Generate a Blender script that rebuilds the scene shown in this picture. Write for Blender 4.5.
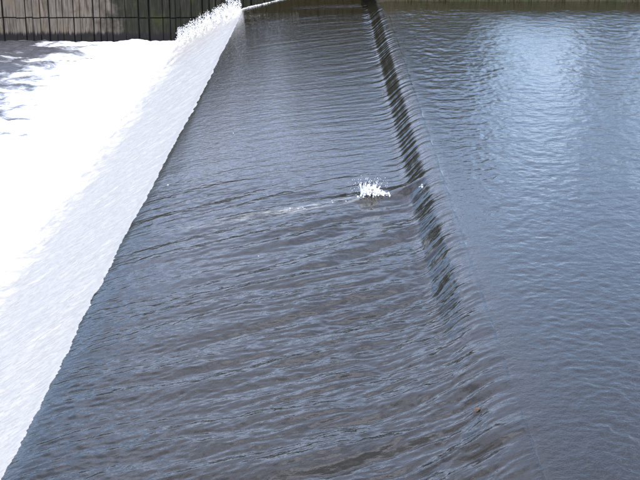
import bpy, bmesh, math, random
import numpy as np

# ------------------------------------------------------------------ scene, camera, sky, sun
S = bpy.context.scene
COL = S.collection
for o in list(bpy.data.objects):
    bpy.data.objects.remove(o)

H_CAM = 5.4
cam_d = bpy.data.cameras.new('camera')
cam = bpy.data.objects.new('camera', cam_d)
COL.objects.link(cam)
cam_d.sensor_width = 36.0
cam_d.lens = 70.7
cam_d.clip_start = 0.05
cam_d.clip_end = 3000
cam.location = (0, 0, H_CAM)
cam.rotation_euler = (math.radians(90 - 17.85), 0, 0)
S.camera = cam

SUN_DIR = np.array((0.40, -0.62, 0.67)); SUN_DIR /= np.linalg.norm(SUN_DIR)
sun_el = math.asin(SUN_DIR[2])
sun_az = math.atan2(SUN_DIR[0], SUN_DIR[1])       # clockwise from +Y

W = bpy.data.worlds.new('World'); S.world = W; W.use_nodes = True
nt = W.node_tree; nt.nodes.clear()
def N(tree, typ, **kw):
    n = tree.nodes.new(typ)
    for k, v in kw.items():
        if k in n.inputs.keys(): n.inputs[k].default_value = v
        else: setattr(n, k, v)
    return n
wo = N(nt, 'ShaderNodeOutputWorld')
bg = N(nt, 'ShaderNodeBackground'); bg.inputs['Strength'].default_value = 0.15
sky = N(nt, 'ShaderNodeTexSky'); sky.sky_type = 'NISHITA'; sky.sun_disc = False
sky.sun_elevation = sun_el; sky.sun_rotation = sun_az
sky.air_density = 1.0; sky.dust_density = 0.4; sky.ozone_density = 4.0
tc = N(nt, 'ShaderNodeTexCoord')
mp = N(nt, 'ShaderNodeMapping'); mp.inputs['Scale'].default_value = (1, 1, 2.2); mp.inputs['Location'].default_value = (9.4, 7.7, 0.9)
cl = N(nt, 'ShaderNodeTexNoise'); cl.inputs['Scale'].default_value = 2.6
cl.inputs['Detail'].default_value = 7; cl.inputs['Roughness'].default_value = 0.55
cr = N(nt, 'ShaderNodeMapRange'); cr.interpolation_type = 'SMOOTHSTEP'
cr.inputs['From Min'].default_value = 0.42; cr.inputs['From Max'].default_value = 0.70
cr.inputs['To Max'].default_value = 0.95; cr.inputs['To Min'].default_value = 0.10
mx = N(nt, 'ShaderNodeMix'); mx.data_type = 'RGBA'
mx.inputs['B'].default_value = (8.5, 9.0, 11.4, 1)          # sunlit cloud, before the strength
nt.links.new(tc.outputs['Generated'], mp.inputs['Vector'])
nt.links.new(mp.outputs['Vector'], cl.inputs['Vector'])
nt.links.new(cl.outputs['Fac'], cr.inputs['Value'])
nt.links.new(cr.outputs['Result'], mx.inputs['Factor'])
nt.links.new(sky.outputs['Color'], mx.inputs['A'])
nt.links.new(mx.outputs['Result'], bg.inputs['Color'])
nt.links.new(bg.outputs['Background'], wo.inputs['Surface'])

sl = bpy.data.lights.new('sun', 'SUN'); sl.energy = 2.8; sl.angle = math.radians(0.5); sl.color = (1, 0.96, 0.9)
so = bpy.data.objects.new('sun', sl); COL.objects.link(so)
from mathutils import Vector
so.rotation_euler = Vector(SUN_DIR.tolist()).to_track_quat('Z', 'Y').to_euler()
so.location = (10, -12, 25)

S.view_settings.view_transform = 'Standard'; S.view_settings.look = 'None'
S.view_settings.exposure = 0.95; S.view_settings.gamma = 1.0
S.view_settings.use_curve_mapping = False
S.render.engine = 'CYCLES'

# ------------------------------------------------------------------ noise
def _hash(ix, iy, seed):
    h = (ix.astype(np.int64) * 374761393 + iy.astype(np.int64) * 668265263 + seed * 974634777) & 0xFFFFFFFF
    h = ((h ^ (h >> 13)) * 1274126177) & 0xFFFFFFFF
    h = ((h ^ (h >> 16)) * 2246822519) & 0xFFFFFFFF
    return (h ^ (h >> 15)) & 0xFFFFFFFF
def perlin(x, y, seed=0):
    x0 = np.floor(x); y0 = np.floor(y); fx = x - x0; fy = y - y0
    u = fx*fx*fx*(fx*(fx*6-15)+10); v = fy*fy*fy*(fy*(fy*6-15)+10)
    def g(ix, iy, dx, dy):
        a = _hash(ix, iy, seed) * (2*math.pi/4294967296.0)
        return np.cos(a)*dx + np.sin(a)*dy
    n00 = g(x0, y0, fx, fy); n10 = g(x0+1, y0, fx-1, fy)
    n01 = g(x0, y0+1, fx, fy-1); n11 = g(x0+1, y0+1, fx-1, fy-1)
    return (n00*(1-u)+n10*u)*(1-v) + (n01*(1-u)+n11*u)*v
def sstep(a, b, x):
    t = np.clip((x-a)/(b-a), 0, 1); return t*t*(3-2*t)

# ------------------------------------------------------------------ the weir's long profile
PX = np.array([-400, -4.2, -3.9, -3.7, -3.4, -2.9, -2.45, -2.30, -2.215, -2.0, -1.6, -1.0, 0.0, 0.75, 1.06, 1.16, 1.28, 1.40, 1.56, 1.72, 2.2, 400.])
PZ = np.array([0.0,  0.0,  0.015, 0.06, 0.20, 0.475, 0.715, 0.790, 0.84, 0.889, 0.938, 0.980, 1.012, 1.025, 1.034, 1.058, 1.150, 1.243, 1.288, 1.297, 1.30, 1.30])
def pchip(x):
    h = np.diff(PX); d = np.diff(PZ)/h
    m = np.zeros_like(PX)
    for i in range(1, len(PX)-1):
        if d[i-1]*d[i] > 0:
            w1 = 2*h[i]+h[i-1]; w2 = h[i]+2*h[i-1]
            m[i] = (w1+w2)/(w1/d[i-1]+w2/d[i])
    k = np.clip(np.searchsorted(PX, x)-1, 0, len(PX)-2)
    t = (x-PX[k])/h[k]
    return ((2*t**3-3*t**2+1)*PZ[k] + (t**3-2*t**2+t)*h[k]*m[k] + (-2*t**3+3*t**2)*PZ[k+1] + (t**3-t**2)*h[k]*m[k+1])
SH = 0.0065                                   # the weir is not quite square to the far wall
def bow_in(Y): return 0.085*sstep(26, 12, Y)       # the broken edge wanders a little downstream at the near end
def sx(X, Y):
    s = X - SH*(np.clip(Y, -5, 36)-20)
    return s + bow_in(Y)*sstep(-0.5, -2.0, s)

CF, SF = math.cos(math.radians(25)), math.sin(math.radians(25))
WALL_Y = 34.8
SPL = (0.66, 15.3)                            # where the little splash jumps

def water_z(X, Y):
    s = sx(X, Y)
    z = pchip(s)
    # at the near end the drop is spread out and no longer breaks into a curl
    spread = 1.03 + 0.265*sstep(0.45, 1.80, s)
    near = sstep(12.0, 9.4, Y)*sstep(0.2, 0.6, s)*sstep(2.1, 1.8, s)*0.8
    z = z + (spread - z)*near
    u = -CF*X - SF*Y                          # along the flow
    v = -SF*X + CF*Y                          # across the flow
    Yn = Y/1.5; vs = v/1.6
    # --- upstream pool ripples
    pool = sstep(1.45, 2.1, s)
    gust = 0.62 + 0.5*np.clip(perlin(X*0.35, Y*0.2, 3)+0.35, 0, 1)
    near_calm = 0.6 + 0.4*sstep(7, 16, Y)
    r = (0.0105*(0.3+0.7*sstep(9, 18, Y))*perlin(X/0.33+0.3*Yn, Yn/0.24, 11) + 0.0075*perlin(X/0.15, Yn/0.11-X, 12)
         + 0.0062*perlin(X/0.075, Yn/0.050, 13))
    z = z + pool*gust*near_calm*r
    z = z + pool*0.012*perlin(X*0.55, Y*0.25, 14)
    # --- sheet over the apron: long streaks, then wrinkles riding on them
    sheet = sstep(1.75, 1.05, s)*sstep(-2.32, -1.9, s)
    side = 0.25 + 0.75*sstep(-2.0, 0.4, s)
    far = 0.09 + 0.91*sstep(17.5, 13.8, Y + 0.5*s)
    bow = 0.10*np.sin(u*1.1 + 2*perlin(u*0.4, vs*0.4, 5))
    st = (0.076*perlin(u/2.8, (vs+bow)/0.36, 21)*far*far*(0.55+0.45*sstep(8.5, 11, Y)) + 0.080*np.abs(perlin(u/2.4, (vs+bow)/0.24, 22))*far
          + 0.024*np.abs(perlin(u/0.62, vs/0.085, 23))*(0.12+0.88*far))
    wr = 0.0068*perlin(u/0.13, vs/0.036, 24) + 0.0042*perlin(u/0.07, vs/0.024, 25)
    st = st + 0.030*perlin(u/0.55, vs/0.21, 26)*sstep(14.5, 11.0, Y)*sstep(-1.4, 0.3, s)
    z = z + sheet*(side*st + wr*(0.25+0.75*far))
    # --- the curl itself is combed into ridges that run with the water
    comb = np.exp(-((s-1.25)/0.26)**2)
    vc = vs + 0.15*np.clip(1.5-s, 0, 1)
    z = z + comb*(0.016*perlin(u/0.8, vc/0.10, 31) + 0.008*perlin(u/0.4, vc/0.05, 32))
    # --- a narrow standing wrinkle above the sill
    w = 1.60 + 0.018*perlin(Y*1.2, Y*0+3.1, 33) + 0.012*perlin(Y*4.5, Y*0+1.7, 34)
    z = z - 0.0085*np.exp(-((s-w)/0.016)**2)*(0.55+perlin(Y*1.7, Y*0+8.2, 35))
    # --- hump and trough by the snag at the crest, with its trail
    du = u - (-CF*SPL[0]-SF*SPL[1]); dv = v - (-SF*SPL[0]+CF*SPL[1])
    z = z + 0.075*np.exp(-((du+0.50)/0.20)**2-((dv)/0.14)**2)
    z = z + 0.030*np.exp(-((du-0.02)/0.22)**2-((dv)/0.16)**2)
    z = z - 0.030*np.exp(-((du+0.15)/0.35)**2-((dv+0.34)/0.15)**2)
    z = z + 0.016*np.exp(-(dv/0.11)**2)*sstep(-0.1, 0.2, du)*sstep(2.6, 0.4, du)
    # --- pile-up of water against the far wall
    z = z + (0.03*sstep(-2.4, -2.1, s)+0.15*sstep(-2.15, -0.7, s))*sstep(WALL_Y-1.6, WALL_Y-0.1, Y)*sstep(1.4, 0.9, s)
    # --- white chute
    ch = sstep(-2.18, -2.5, s)*sstep(-4.0, -3.5, s)
    z = z + ch*(0.030*perlin(u/0.7, vs/0.25, 41) + 0.015*perlin(u/0.25, vs/0.09, 42) + 0.010*perlin(u/0.12, vs/0.05, 43))
    # --- spray thrown up where the chute runs against the wall
    sp = sstep(WALL_Y-1.8, WALL_Y-0.25, Y)*sstep(-2.2, -2.55, s)*sstep(-4.3, -3.5, s)
    z = z + sp*(0.10 + 0.24*np.abs(perlin(X/0.20, Yn/0.3, 44)) + 0.18*np.abs(perlin(X/0.09, Yn/0.12, 45)))
    # --- boiling lower pool
    lo = sstep(-3.4, -3.9, s)
    fade = 0.45 + 0.55*np.exp(-np.clip(-3.7-s, 0, None)/3.0)
    b = (0.16*perlin(X/1.2, Yn/0.7, 51) + 0.10*perlin(X/0.5, Yn/0.32, 52) + 0.055*perlin(X/0.22, Yn/0.15, 53) + 0.028*perlin(X/0.1, Yn/0.07, 54))
    z = z + lo*fade*b
    return z

# ------------------------------------------------------------------ mesh helpers
def grid_object(name, X, Y, Z, mat):
    ny, nx = X.shape
    co = np.stack([X, Y, Z], -1).reshape(-1, 3).astype(np.float32)
    i = np.arange(ny*nx).reshape(ny, nx)
    q = np.stack([i[:-1, :-1], i[:-1, 1:], i[1:, 1:], i[1:, :-1]], -1).reshape(-1, 4).astype(np.int32)
    me = bpy.data.meshes.new(name)
    me.vertices.add(len(co)); me.vertices.foreach_set('co', co.ravel())
    me.loops.add(q.size); me.loops.foreach_set('vertex_index', q.ravel())
    me.polygons.add(len(q)); me.polygons.foreach_set('loop_start', np.arange(0, q.size, 4, dtype=np.int32))
    me.update(calc_edges=True); me.validate()
    me.polygons.foreach_set('use_smooth', np.ones(len(q), dtype=bool))
    me.materials.append(mat)
    o = bpy.data.objects.new(name, me); COL.objects.link(o)
    return o
def poly_object(name, verts, faces, mat, smooth=False, parent=None):
    me = bpy.data.meshes.new(name); me.from_pydata([tuple(map(float, p)) for p in verts], [], faces); me.update()
    if smooth: me.polygons.foreach_set('use_smooth', np.ones(len(me.polygons), dtype=bool))
    me.materials.append(mat)
    o = bpy.data.objects.new(name, me); COL.objects.link(o)
    if parent: o.parent = parent
    return o
def tag(o, label=None, cat=None, group=None, kind=None):
    for k, v in (('label', label), ('category', cat), ('group', group), ('kind', kind)):
        if v: o[k] = v
    return o
def axis(parts):
    out = []
    for a, b, n in parts: out.append(np.linspace(a, b, n, endpoint=False))
    out.append(np.array([parts[-1][1]])); return np.concatenate(out)

# ------------------------------------------------------------------ materials
def mat(name):
    m = bpy.data.materials.new(name); m.use_nodes = True
    t = m.node_tree; b = t.nodes['Principled BSDF']; return m, t, b
def objco(t, scale=(1, 1, 1), rotz=0.0):
    c = N(t, 'ShaderNodeTexCoord'); p = N(t, 'ShaderNodeMapping')
    p.inputs['Scale'].default_value = scale; p.inputs['Rotation'].default_value = (0, 0, rotz)
    t.links.new(c.outputs['Object'], p.inputs['Vector']); return p.outputs['Vector']
def noise(t, vec, scale, detail=4, rough=0.5, dist=0.0):
    n = N(t, 'ShaderNodeTexNoise'); n.inputs['Scale'].default_value = scale
    n.inputs['Detail'].default_value = detail; n.inputs['Roughness'].default_value = rough
    n.inputs['Distortion'].default_value = dist
    t.links.new(vec, n.inputs['Vector']); return n.outputs['Fac']
def rng(t, val, a, b, c=0.0, d=1.0, smooth=True):
    r = N(t, 'ShaderNodeMapRange')
    if smooth: r.interpolation_type = 'SMOOTHSTEP'
    for k, x in (('From Min', a), ('From Max', b), ('To Min', c), ('To Max', d)): r.inputs[k].default_value = x
    t.links.new(val, r.inputs['Value']); return r.outputs['Result']
def mix(t, fac, A, B):
    m = N(t, 'ShaderNodeMix'); m.data_type = 'RGBA'
    for k, x in (('Factor', fac), ('A', A), ('B', B)):
        if hasattr(x, 'links') or isinstance(x, bpy.types.NodeSocket): t.links.new(x, m.inputs[k])
        else: m.inputs[k].default_value = x if k == 'Factor' else (*x, 1)
    return m.outputs['Result']
def math_(t, op, a, b):
    m = N(t, 'ShaderNodeMath'); m.operation = op
    for i, x in enumerate((a, b)):
        if isinstance(x, bpy.types.NodeSocket): t.links.new(x, m.inputs[i])
        else: m.inputs[i].default_value = x
    return m.outputs[0]
def bump(t, b, h, dist, strength=1.0, prev=None):
    n = N(t, 'ShaderNodeBump'); n.inputs['Distance'].default_value = dist; n.inputs['Strength'].default_value = strength
    t.links.new(h, n.inputs['Height'])
    if prev: t.links.new(prev, n.inputs['Normal'])
    t.links.new(n.outputs['Normal'], b.inputs['Normal']); return n.outputs['Normal']

MURK = (0.017, 0.0132, 0.0058)
M_pool, t, b = mat('river_water_pool')
b.inputs['Base Color'].default_value = (*MURK, 1); b.inputs['Roughness'].default_value = 0.02; b.inputs['IOR'].default_value = 1.60
h1 = noise(t, objco(t, (1, 0.9, 1)), 22, 3, 0.6)
bump(t, b, h1, 0.0042)

M_sheet, t, b = mat('river_water_sheet')
b.inputs['Base Color'].default_value = (*MURK, 1); b.inputs['Roughness'].default_value = 0.02; b.inputs['IOR'].default_value = 1.60
vec = objco(t, (1, 1, 1), math.radians(-25))
vm = N(t, 'ShaderNodeMapping'); vm.inputs['Scale'].default_value = (0.42, 1, 1); t.links.new(vec, vm.inputs['Vector'])
h1 = noise(t, vm.outputs['Vector'], 26, 3, 0.6)
bump(t, b, h1, 0.0034)
# thin foam drawn out downstream of the splash
q = N(t, 'ShaderNodeTexCoord'); q2 = N(t, 'ShaderNodeMapping'); q2.vector_type = 'TEXTURE'
q2.inputs['Location'].default_value = (SPL[0], SPL[1], 0); q2.inputs['Rotation'].default_value = (0, 0, math.radians(25))
t.links.new(q.outputs['Object'], q2.inputs['Vector'])
q3 = N(t, 'ShaderNodeSeparateXYZ'); t.links.new(q2.outputs['Vector'], q3.inputs['Vector'])
q4 = N(t, 'ShaderNodeMapping'); q4.inputs['Scale'].default_value = (0.30, 1, 1); t.links.new(q2.outputs['Vector'], q4.inputs['Vector'])
wob = noise(t, q4.outputs['Vector'], 3.0, 3, 0.5)
ac = math_(t, 'ADD', q3.outputs['Y'], math_(t, 'MULTIPLY', math_(t, 'SUBTRACT', wob, 0.5), 0.25))
band = math_(t, 'SUBTRACT', 1.0, rng(t, math_(t, 'ABSOLUTE', ac, 0.0), 0.0, 0.16))
along = math_(t, 'MULTIPLY', rng(t, q3.outputs['X'], 0.1, -0.2), rng(t, q3.outputs['X'], -3.3, -1.0))
fl = rng(t, noise(t, q4.outputs['Vector'], 16, 5, 0.7), 0.44, 0.66)
fac = math_(t, 'MULTIPLY', math_(t, 'MULTIPLY', band, along), fl)
t.links.new(mix(t, math_(t, 'MULTIPLY', fac, 0.7), MURK, (0.40, 0.39, 0.35)), b.inputs['Base Color'])

M_chute, t, b = mat('white_water')
vec = objco(t, (1, 1, 1), math.radians(-25))
vm = N(t, 'ShaderNodeMapping'); vm.inputs['Scale'].default_value = (0.35, 1, 1); t.links.new(vec, vm.inputs['Vector'])
n1 = noise(t, vm.outputs['Vector'], 24, 6, 0.7, 0.4)
c = mix(t, rng(t, n1, 0.30, 0.62), (0.38, 0.355, 0.315), (0.52, 0.49, 0.435))
t.links.new(c, b.inputs['Base Color']); b.inputs['Roughness'].default_value = 0.45
bump(t, b, n1, 0.014)

M_foam, t, b = mat('foaming_water')
vec = objco(t, (0.55, 0.9, 1.0), math.radians(-6))
n1 = noise(t, vec, 1.5, 8, 0.62, 0.8)
g = N(t, 'ShaderNodeTexCoord'); sp = N(t, 'ShaderNodeSeparateXYZ'); t.links.new(g.outputs['Object'], sp.inputs['Vector'])
away = rng(t, sp.outputs['X'], -9.2, -4.3, 0.53, -0.06, smooth=False)     # foam thins out downstream
farw = rng(t, sp.outputs['Y'], 12.0, 26.0, 0.0, 1.0)
thin = math_(t, 'MULTIPLY', away, farw)
cover = math_(t, 'SUBTRACT', n1, thin)
fm = rng(t, cover, 0.14, 0.38)
fine = noise(t, objco(t, (0.7, 1.2, 1)), 9, 6, 0.65)
white = mix(t, rng(t, fine, 0.3, 0.6), (0.80, 0.80, 0.82), (0.90, 0.90, 0.90))
t.links.new(mix(t, fm, (0.075, 0.075, 0.080), white), b.inputs['Base Color'])
t.links.new(rng(t, fm, 0, 1, 0.12, 0.6), b.inputs['Roughness'])
bump(t, b, fine, 0.03)

M_wood, t, b = mat('weathered_timber')
vec = objco(t, (1, 1, 1))
gw = N(t, 'ShaderNodeNewGeometry'); oi = N(t, 'ShaderNodeObjectInfo')
wv = N(t, 'ShaderNodeSeparateXYZ'); t.links.new(gw.outputs['Position'], wv.inputs['Vector'])
pm = N(t, 'ShaderNodeMapping'); pm.inputs['Scale'].default_value = (14, 14, 1.1); t.links.new(gw.outputs['Position'], pm.inputs['Vector'])
gr = noise(t, pm.outputs['Vector'], 1.6, 6, 0.65, 0.3)
blot = noise(t, gw.outputs['Position'], 2.6, 5, 0.6)
c = mix(t, rng(t, gr, 0.32, 0.68), (0.040, 0.031, 0.024), (0.155, 0.134, 0.112))
c = mix(t, rng(t, oi.outputs['Random'], 0, 1, 0.0, 0.55, False), c, (0.10, 0.088, 0.074))
c = mix(t, rng(t, blot, 0.50, 0.70, 0, 0.6), c, (0.13, 0.10, 0.07))
# splash-wet, algae-dark timber close to the weir, and a dark waterline band: wet stain with shadow painted in
wx = math_(t, 'ADD', wv.outputs['X'], math_(t, 'MULTIPLY', math_(t, 'SUBTRACT', blot, 0.5), 3.5))
wet = rng(t, wx, -6.6, -5.2, 0, 0.96)
c = mix(t, math_(t, 'MULTIPLY', wet, rng(t, gr, 0.45, 0.78, 1.0, 0.80)), c, (0.011, 0.012, 0.008))
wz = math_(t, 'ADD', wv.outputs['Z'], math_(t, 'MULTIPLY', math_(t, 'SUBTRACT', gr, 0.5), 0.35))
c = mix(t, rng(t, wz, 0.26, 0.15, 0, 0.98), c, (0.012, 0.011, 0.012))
moss = noise(t, gw.outputs['Position'], 1.7, 4, 0.6)
c = mix(t, math_(t, 'MULTIPLY', rng(t, moss, 0.56, 0.66, 0, 0.8), rng(t, wx, -8.5, -5.0, 0.25, 1)), c, (0.024, 0.027, 0.010))
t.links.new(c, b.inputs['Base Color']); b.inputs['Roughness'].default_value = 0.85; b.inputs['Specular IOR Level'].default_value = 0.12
bump(t, b, gr, 0.012)

M_dark, t, b = mat('wet_backing'); b.inputs['Base Color'].default_value = (0.012, 0.011, 0.010, 1); b.inputs['Roughness'].default_value = 0.8
M_conc, t, b = mat('old_concrete'); b.inputs['Base Color'].default_value = (0.30, 0.28, 0.25, 1); b.inputs['Roughness'].default_value = 0.9

M_soil, t, b = mat('bank_soil_and_turf')
n1 = noise(t, objco(t), 1.3, 6, 0.6)
t.links.new(mix(t, rng(t, n1, 0.4, 0.6), (0.028, 0.032, 0.012), (0.042, 0.034, 0.020)), b.inputs['Base Color']); b.inputs['Roughness'].default_value = 1.0
bump(t, b, n1, 0.05)
M_grass, t, b = mat('grass_blades')
n1 = noise(t, objco(t), 1.1, 4, 0.6)
t.links.new(mix(t, rng(t, n1, 0.38, 0.62), (0.030, 0.040, 0.012), (0.070, 0.055, 0.026)), b.inputs['Base Color']); b.inputs['Roughness'].default_value = 0.7
M_spray, t, b = mat('white_spray')
b.inputs['Base Color'].default_value = (0.86, 0.86, 0.87, 1); b.inputs['Roughness'].default_value = 0.5
M_drop, t, b = mat('water_drops')
b.inputs['Base Color'].default_value = (0.70, 0.71, 0.73, 1); b.inputs['Roughness'].default_value = 0.25

# ------------------------------------------------------------------ water
yy = axis([(-60, -6, 30), (-6, 6.5, 70), (6.5, 12.0, 330), (12.0, 21.0, 290), (21.0, 34.70, 270)])
# lip: where the sheet breaks white, a ragged line
def lip(Y): return -2.20 - bow_in(Y) + SH*(np.clip(Y, -5, 36)-20) + 0.020*perlin(Y*0.7, Y*0+.4, 61) + 0.035*perlin(Y*2.6, Y*0+7.7, 62) + 0.022*perlin(Y*7.3, Y*0+2.2, 63) + 0.026*perlin(Y*23, Y*0+5.2, 64)*(0.6+1.5*np.abs(perlin(Y*1.9, Y*0+9.1, 65)))
def crest(Y): return 1.60 + SH*(np.clip(Y, -5, 36)-20)

xs = axis([(0, 0.70, 190), (0.70, 1.0, 60), (1.0, 1.0001, 1)])
T, Y = np.meshgrid(axis([(0, 1, 1)]) if False else np.concatenate([np.linspace(0, 0.80, 160, endpoint=False), np.linspace(0.80, 1.0, 76)]), yy)
X = lip(Y) + T*(crest(Y)-lip(Y))
o = grid_object('weir_water', X, Y, water_z(X, Y), M_sheet); tag(o, kind='structure')

d = np.concatenate([np.linspace(0, 1.5, 85, endpoint=False), np.linspace(1.5, 7.5, 240, endpoint=False), np.linspace(7.5, 14, 60, endpoint=False), np.geomspace(14, 160, 24)])
D, Y = np.meshgrid(d, yy)
X = crest(Y) + D
o = grid_object('river_water', X, Y, water_z(X, Y), M_pool); tag(o, kind='structure')

d = np.concatenate([np.linspace(0, 0.25, 12, endpoint=False), np.linspace(0.25, 1.75, 90)])
D, Y = np.meshgrid(d, yy)
X = lip(Y) - D
Z = water_z(X, Y)
o = grid_object('weir_white_water', X, Y, Z, M_chute); tag(o, kind='structure')

d = np.concatenate([np.linspace(1.75, 8.0, 200, endpoint=False), np.linspace(8.0, 14, 80, endpoint=False), np.geomspace(14, 160, 26)])
D, Y = np.meshgrid(d, yy)
X = lip(Y) - D
o = grid_object('foaming_pool_water', X, Y, water_z(X, Y), M_foam); tag(o, kind='structure')

# ------------------------------------------------------------------ timber wall on the far side
rnd = random.Random(4)
WX0, WX1 = -16.0, 1.30
wall = bpy.data.objects.new('timber_revetment', None); COL.objects.link(wall); wall.location = (-6, WALL_Y, -0.4)
tag(wall, 'weathered upright timber plank wall standing behind the white water', 'retaining wall')
def plank_mesh(w, h, th):
    bm = bmesh.new()
    bmesh.ops.create_cube(bm, size=1.0)
    for v_ in bm.verts: v_.co = Vector((v_.co.x*w, v_.co.y*th, (v_.co.z+0.5)*h))
    bmesh.ops.bevel(bm, geom=[e for e in bm.edges if abs((e.verts[0].co-e.verts[1].co).z) > h*0.5], offset=min(0.02, w*0.12), segments=1, affect='EDGES')
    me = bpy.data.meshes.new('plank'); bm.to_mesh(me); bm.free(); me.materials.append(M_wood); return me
WTOP = 1.55
def row(z0, z1, ybase, seed):
    r = random.Random(seed); x = WX0
    cache = {}
    while x < WX1:
        w = r.choice((0.13, 0.16, 0.19, 0.22, 0.25, 0.29, 0.35)); gap = r.choice((0.004, 0.006, 0.010, 0.016, 0.035))
        key = (w, round(z1-z0, 2))
        if key not in cache: cache[key] = plank_mesh(w, z1-z0, 0.07)
        p = bpy.data.objects.new('plank', cache[key]); COL.objects.link(p); p.parent = wall
        p.location = Vector((x+w/2, WALL_Y+0.035+ybase+r.uniform(-0.03, 0.03), z0+r.uniform(-0.008, 0.008))) - wall.location
        p.rotation_euler = (0, r.uniform(-0.012, 0.012), r.uniform(-0.13, 0.13))
        x += w+gap
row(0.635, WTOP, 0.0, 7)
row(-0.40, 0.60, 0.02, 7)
def box(name, x0, x1, y0, y1, z0, z1, m, parent=None):
    v_ = [(x, y, z) for x in (x0, x1) for y in (y0, y1) for z in (z0, z1)]
    f = [(0, 1, 3, 2), (4, 6, 7, 5), (0, 4, 5, 1), (2, 3, 7, 6), (0, 2, 6, 4), (1, 5, 7, 3)]
    o = poly_object(name, v_, f, m, parent=parent)
    if parent: o.matrix_parent_inverse.identity(); o.location = -Vector(parent.location)
    return o
box('backing', WX0, WX1+0.1, WALL_Y+0.13, WALL_Y+0.35, -0.4, WTOP-0.05, M_dark, wall)
box('capping', WX0-0.05, WX1+0.2, WALL_Y-0.06, WALL_Y+0.42, WTOP+0.012, WTOP+0.13, M_wood, wall)

# ------------------------------------------------------------------ far bank, one sheet to the horizon
bx_ = np.concatenate([-np.geomspace(600, 17, 24), np.linspace(-16.5, 1.4, 30), np.linspace(1.5, 30, 180), np.geomspace(31, 600, 20)])
by_ = np.concatenate([np.linspace(0, 1.2, 22), np.linspace(1.3, 6, 30), np.geomspace(6.3, 900, 30)])
X, D = np.meshgrid(bx_, by_)
edge = np.where(X < 1.45, WALL_Y+0.25, 32.75 + 0.10*perlin(X*0.9, X*0+.3, 71) + 0.05*perlin(X*3.1, X*0+.9, 72))
Y = edge + D
hb = 0.95 + 0.80*sstep(0, 0.35, D) + 0.02*D.clip(0, 60) + 0.10*perlin(X/0.7, Y/0.6, 73) + 0.05*perlin(X/0.25, Y/0.25, 74)
hl = WTOP - 0.04 + 0.03*perlin(X, Y, 75)
Z = np.where(X < 1.45, hl, hb)
o = grid_object('river_bank', X, Y, Z, M_soil); tag(o, kind='structure')

rg = np.random.default_rng(5)
n = 14000
gx = rg.uniform(1.6, 16, n); gd = rg.uniform(0.0, 1.6, n)**1.3
ge = 32.75 + 0.10*perlin(gx*0.9, gx*0+.3, 71) + 0.05*perlin(gx*3.1, gx*0+.9, 72)
gy = ge + gd
gz = 0.95 + 0.80*sstep(0, 0.35, gd) + 0.02*gd + 0.10*perlin(gx/0.7, gy/0.6, 73) + 0.05*perlin(gx/0.25, gy/0.25, 74)
L = rg.uniform(0.10, 0.34, n); a = rg.uniform(0, 2*np.pi, n); lean = rg.uniform(0.1, 0.8, n); w = rg.uniform(0.004, 0.009, n)
dx = np.cos(a); dy = np.sin(a)-0.35
V = np.zeros((n, 5, 3)); px_, py_ = -np.sin(a)*w, np.cos(a)*w
V[:, 0] = np.stack([gx-px_, gy-py_, gz-0.02], -1); V[:, 1] = np.stack([gx+px_, gy+py_, gz-0.02], -1)
mxx, myy, mzz = gx+dx*lean*L*0.35, gy+dy*lean*L*0.35, gz+L*0.62
V[:, 2] = np.stack([mxx+px_*.8, myy+py_*.8, mzz], -1); V[:, 3] = np.stack([mxx-px_*.8, myy-py_*.8, mzz], -1)
V[:, 4] = np.stack([gx+dx*lean*L, gy+dy*lean*L, gz+L*(1-0.45*lean)], -1)
base = np.arange(n)*5
F = [f for k in base.tolist() for f in ((k, k+1, k+2, k+3), (k+3, k+2, k+4))]
o = poly_object('grass', V.reshape(-1, 3), F, M_grass); tag(o, 'rough green and straw grass along the far bank top right', 'grass', kind='stuff')

# ------------------------------------------------------------------ splashes
def ico(sub=1):
    bm = bmesh.new(); bmesh.ops.create_icosphere(bm, subdivisions=sub, radius=1.0)
    v_ = np.array([q.co[:] for q in bm.verts]); f = [[q.index for q in p.verts] for p in bm.faces]; bm.free(); return v_, f
IV, IF = ico(1); IV2, IF2 = ico(2)
def blobs(pts):                                # pts: (x, y, z, rx, ry, rz)
    vs, fs, k = [], [], 0
    for (x, y, z, a_, b_, c_) in pts:
        big = max(a_, b_, c_) > 0.03
        v_, f = (IV2, IF2) if big else (IV, IF)
        j = 1 + 0.45*perlin(v_[:, 0]*2.1+x*9, v_[:, 1]*2.1+v_[:, 2]*1.7+z*9, 81)
        vs.append(v_*j[:, None]*np.array((a_, b_, c_)) + np.array((x, y, z))); fs += [tuple(i+k for i in q) for q in f]; k += len(v_)
    return np.concatenate(vs), fs
r = random.Random(12)
def zat(x, y): return float(water_z(np.array([x]), np.array([y]))[0])
pts = []
bx0, by0 = SPL
for i in range(190):                            # churned foam at its foot
    q = max(-1, min(1, r.gauss(0.1, 0.42))); x = bx0 + 0.22*q; y = by0 + 0.05*r.gauss(0, 1) + 0.45*0.22*q
    hgt = max(0.01, 0.11*(1-abs(q)))
    pts.append((x, y, zat(x, y)+r.uniform(0, hgt), *(r.uniform(0.006, 0.019) for _ in range(3))))
for i in range(34):                            # fingers of water thrown up
    ang = r.uniform(-0.6, 0.75); lx = bx0 + r.uniform(-0.15, 0.05); hh = r.uniform(0.06, 0.30)*(1-0.4*abs(ang)); m = 11
    ly = by0 + r.uniform(-0.03, 0.05)
    for k in range(m):
        f = k/(m-1)
        if f > 0.55 and r.random() < 0.35: continue
        rad = (0.010*(1-f)+0.0045)*r.uniform(0.6, 1.3)
        x = lx + math.sin(ang)*hh*f + 0.05*f*f*math.cos(3*ang); y = ly + r.uniform(-.006, .006)
        pts.append((x, y, zat(lx, ly) + 0.02 + hh*f*math.cos(ang), rad, rad, rad*r.uniform(1.0, 1.8)))
V, F = blobs(pts)
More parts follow.
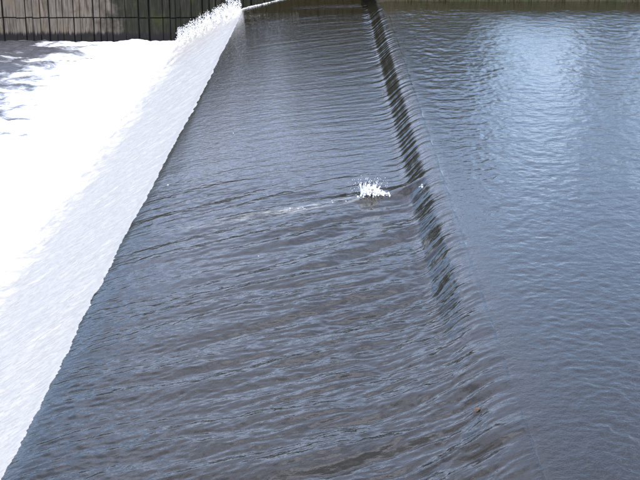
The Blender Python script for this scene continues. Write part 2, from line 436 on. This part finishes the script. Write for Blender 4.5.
o = poly_object('water_splash', V, F, M_drop, True); tag(o, 'small white splash leaping from the dark sheet below the crest', 'splash')
rm = o.modifiers.new('melt', 'REMESH'); rm.mode = 'VOXEL'; rm.voxel_size = 0.005; rm.use_smooth_shade = True; sm = o.modifiers.new('soften', 'SMOOTH'); sm.factor = 0.5; sm.iterations = 3
splash = o; pts = []
for i in range(150):
    ang = r.uniform(-1.3, 1.1); q = r.uniform(0.06, 0.36)*r.uniform(0.5, 1); rad = r.uniform(0.0015, 0.0045)
    pts.append((bx0-0.03+math.sin(ang)*q, by0+r.uniform(-.08, .08), zat(bx0, by0)+math.cos(ang)*q*0.85, rad, rad, rad*1.3))
V, F = blobs(pts)
o = poly_object('droplets', V, F, M_drop, True, splash); tag(o, kind='stuff')

# foam flecks trailing downstream of the splash and a few loose ones
pts = []
for i in range(14):
    q = r.uniform(0.0, 1)**1.2*1.6; x = bx0 - 0.1 - CF*q + 0.0; y = by0 - 0.02 - SF*q + r.gauss(0, 0.04)
    e = r.uniform(0.003, 0.009)*(1.1-q/3)
    pts.append((x, y, zat(x, y)+0.001, e*r.uniform(1, 2.6), e, 0.003))
for i in range(4):
    x = r.uniform(-2.1, 0.6); y = r.uniform(10, 20); e = r.uniform(0.005, 0.010)
    pts.append((x, y, zat(x, y)+0.001, e*1.6, e, 0.004))
for i in range(7):
    x = 1.27 + r.uniform(-.05, .05); y = 15.3 + r.uniform(-.05, .05); pts.append((x, y, zat(x, y)+0.002, r.uniform(.008, .02), .007, .006))
V, F = blobs(pts)
o = poly_object('foam_flecks', V, F, M_drop, True); tag(o, 'thin trail of foam flecks drifting downstream from the small splash', 'foam', kind='stuff')

# spray against the far wall
pts = []
for i in range(9000):
    q = r.random(); x = -2.15 - 1.75*q; y = WALL_Y - abs(r.gauss(0, 0.45)) - 0.04
    top = 0.0; e = r.uniform(0.003, 0.0095)
    pts.append([x, y, r.random()**3*0.30 - 0.01, e, e, e*r.uniform(0.8, 1.8)])
zz = water_z(np.array([p[0] for p in pts]), np.array([p[1] for p in pts]))
for p, z_ in zip(pts, zz): p[2] += float(z_)
for i in range(170):                            # foam line where the sheet runs along the wall
    x = r.uniform(-2.2, -0.6); y = WALL_Y - 0.09 - abs(r.gauss(0, 0.05)); e = r.uniform(0.006, 0.018)*(1 if x < -1.4 else 0.7)
    pts.append((x, y, zat(x, y)+0.01, e*1.6, e, e))
V, F = blobs(pts)
o = poly_object('wall_spray', V, F, M_spray, True); tag(o, 'white spray thrown up where the weir runs against the timber wall', 'spray', kind='stuff')

# ------------------------------------------------------------------ trees behind the timber wall (mirrored by the falling water)
M_leaf, t, b = mat('tree_leaves')
n1 = noise(t, objco(t), 0.9, 4, 0.6)
t.links.new(mix(t, rng(t, n1, 0.4, 0.6), (0.036, 0.034, 0.010), (0.060, 0.055, 0.017)), b.inputs['Base Color']); b.inputs['Roughness'].default_value = 0.6
M_bark, t, b = mat('tree_bark'); b.inputs['Base Color'].default_value = (0.09, 0.075, 0.06, 1); b.inputs['Roughness'].default_value = 0.9
def tree(x, y, z, hgt, rad, seed, label):
    g = np.random.default_rng(seed)
    e = bpy.data.objects.new('bank_tree', None); COL.objects.link(e); e.location = (x, y, z)
    tag(e, label, 'tree', 'trees on the far bank above the wall')
    vs, fs = [], []
    def limb(a, c_, ra, rb):
        a = np.array(a); c_ = np.array(c_); d_ = c_-a; d_ = d_/np.linalg.norm(d_)
        p = np.cross(d_, (0.3, 0.9, 0.2)); p /= np.linalg.norm(p); q = np.cross(d_, p); k = len(vs)
        for cc, rr in ((a, ra), (c_, rb)):
            for j in range(7):
                an = j*2*math.pi/7; vs.append(cc + rr*(math.cos(an)*p+math.sin(an)*q))
        for j in range(7): fs.append((k+j, k+(j+1) % 7, k+7+(j+1) % 7, k+7+j))
    limb((0, 0, -0.1), (0.1, 0, hgt*0.55), 0.20, 0.12); limb((0.1, 0, hgt*0.55), (0, 0.1, hgt*0.9), 0.12, 0.03)
    cen = []
    for j in range(34):
        an = g.uniform(0, 6.28); f = g.uniform(0.06, 0.95); rr = rad*math.sin(math.pi*min(1, f*0.9+0.08))**0.7*g.uniform(0.35, 1)
        c_ = np.array((math.cos(an)*rr, math.sin(an)*rr, hgt*f)); cen.append(c_)
        limb((0, 0, hgt*f*0.75), c_, 0.05, 0.015)
    poly_object('trunk', vs, fs, M_bark, True, e)
    m = 6500; ci = g.integers(0, len(cen), m); c_ = np.array(cen)[ci] + g.normal(0, 1, (m, 3))*np.array((0.42, 0.42, 0.34))*rad/2.2
    ax = g.normal(0, 1, (m, 3)); ax /= np.linalg.norm(ax, axis=1)[:, None]; bx2 = np.cross(ax, g.normal(0, 1, (m, 3))); bx2 /= np.linalg.norm(bx2, axis=1)[:, None]
    sz = g.uniform(0.25, 0.42, m)[:, None]
    q = np.stack([c_-ax*sz, c_+bx2*sz*0.6, c_+ax*sz, c_-bx2*sz*0.6], 1).reshape(-1, 3)
    poly_object('crown', q, [(k, k+1, k+2, k+3) for k in range(0, 4*m, 4)], M_leaf, False, e)
ORD = 'first second third fourth fifth sixth seventh eighth ninth tenth eleventh twelfth thirteenth fourteenth fifteenth sixteenth seventeenth'.split()
for k in range(17):
    tree(9.0-5*k+rnd.uniform(-.8, .8), 92+rnd.uniform(-4, 6.0), 1.6, rnd.uniform(12.5, 15.5), rnd.uniform(4.0, 4.8), 100+k, 'leafy green tree on the far bank, %s from the right in its row' % ORD[k])

for (x, y, hgt, rad, lab) in ((26, 112, 15.5, 3.2, 'tall slim leafy tree upstream on the far bank'), (13.5, 118, 9.5, 3.0, 'low round leafy tree upstream, nearest the weir'), (19.5, 126, 8.0, 2.6, 'smallest leafy tree upstream on the far bank'),
                              (33, 120, 9.0, 3.6, 'broad low leafy tree upstream beyond the tall slim one'), (42, 116, 10.5, 3.8, 'leafy tree farthest upstream on the far bank')):
    tree(x, y, 1.6, hgt, rad, int(x*7), lab)

# ------------------------------------------------------------------ a dead leaf caught at the crest
M_dead, t, b = mat('dead_leaf')
n1 = noise(t, objco(t), 60, 4, 0.6)
t.links.new(mix(t, rng(t, n1, 0.35, 0.65), (0.075, 0.038, 0.018), (0.15, 0.072, 0.032)), b.inputs['Base Color']); b.inputs['Roughness'].default_value = 0.4
lv, lf = [], []
n_ = 12
for sgn in (0, 1):
    for k in range(n_+1):
        f = k/n_; wd = 0.026*math.sin(math.pi*f**0.8)**0.8*(1+0.12*math.sin(9*f*math.pi))
        for e_ in (-1, 0, 1): lv.append(((f-0.5)*0.06, e_*wd*0.65, 0.010*abs(e_)*math.sin(math.pi*f)+0.006*math.sin(4*f) - 0.0015*sgn))
for k in range(n_):
    for e_ in (0, 1):
        a_ = 3*k+e_; lf.append((a_, a_+3, a_+4, a_+1)); q = 3*(n_+1); lf.append((q+a_, q+a_+1, q+a_+4, q+a_+3))
leaf = poly_object('fallen_leaf', lv, lf, M_dead, True)
leaf.location = (1.21, 8.77, zat(1.21, 8.77)+0.002); leaf.rotation_euler = (0.05, -0.25, 0.5)
tag(leaf, 'small orange-brown dead leaf caught on the water near the crest', 'leaf')
stem = poly_object('stem', [(-0.029, -.0015, .001), (-0.029, .0015, .001), (-0.029, 0, .004), (-0.05, -.001, .004), (-0.05, .001, .004), (-0.05, 0, .006)], [(0, 1, 4, 3), (1, 2, 5, 4), (2, 0, 3, 5), (0, 2, 1), (3, 4, 5)], M_dead, False, leaf)
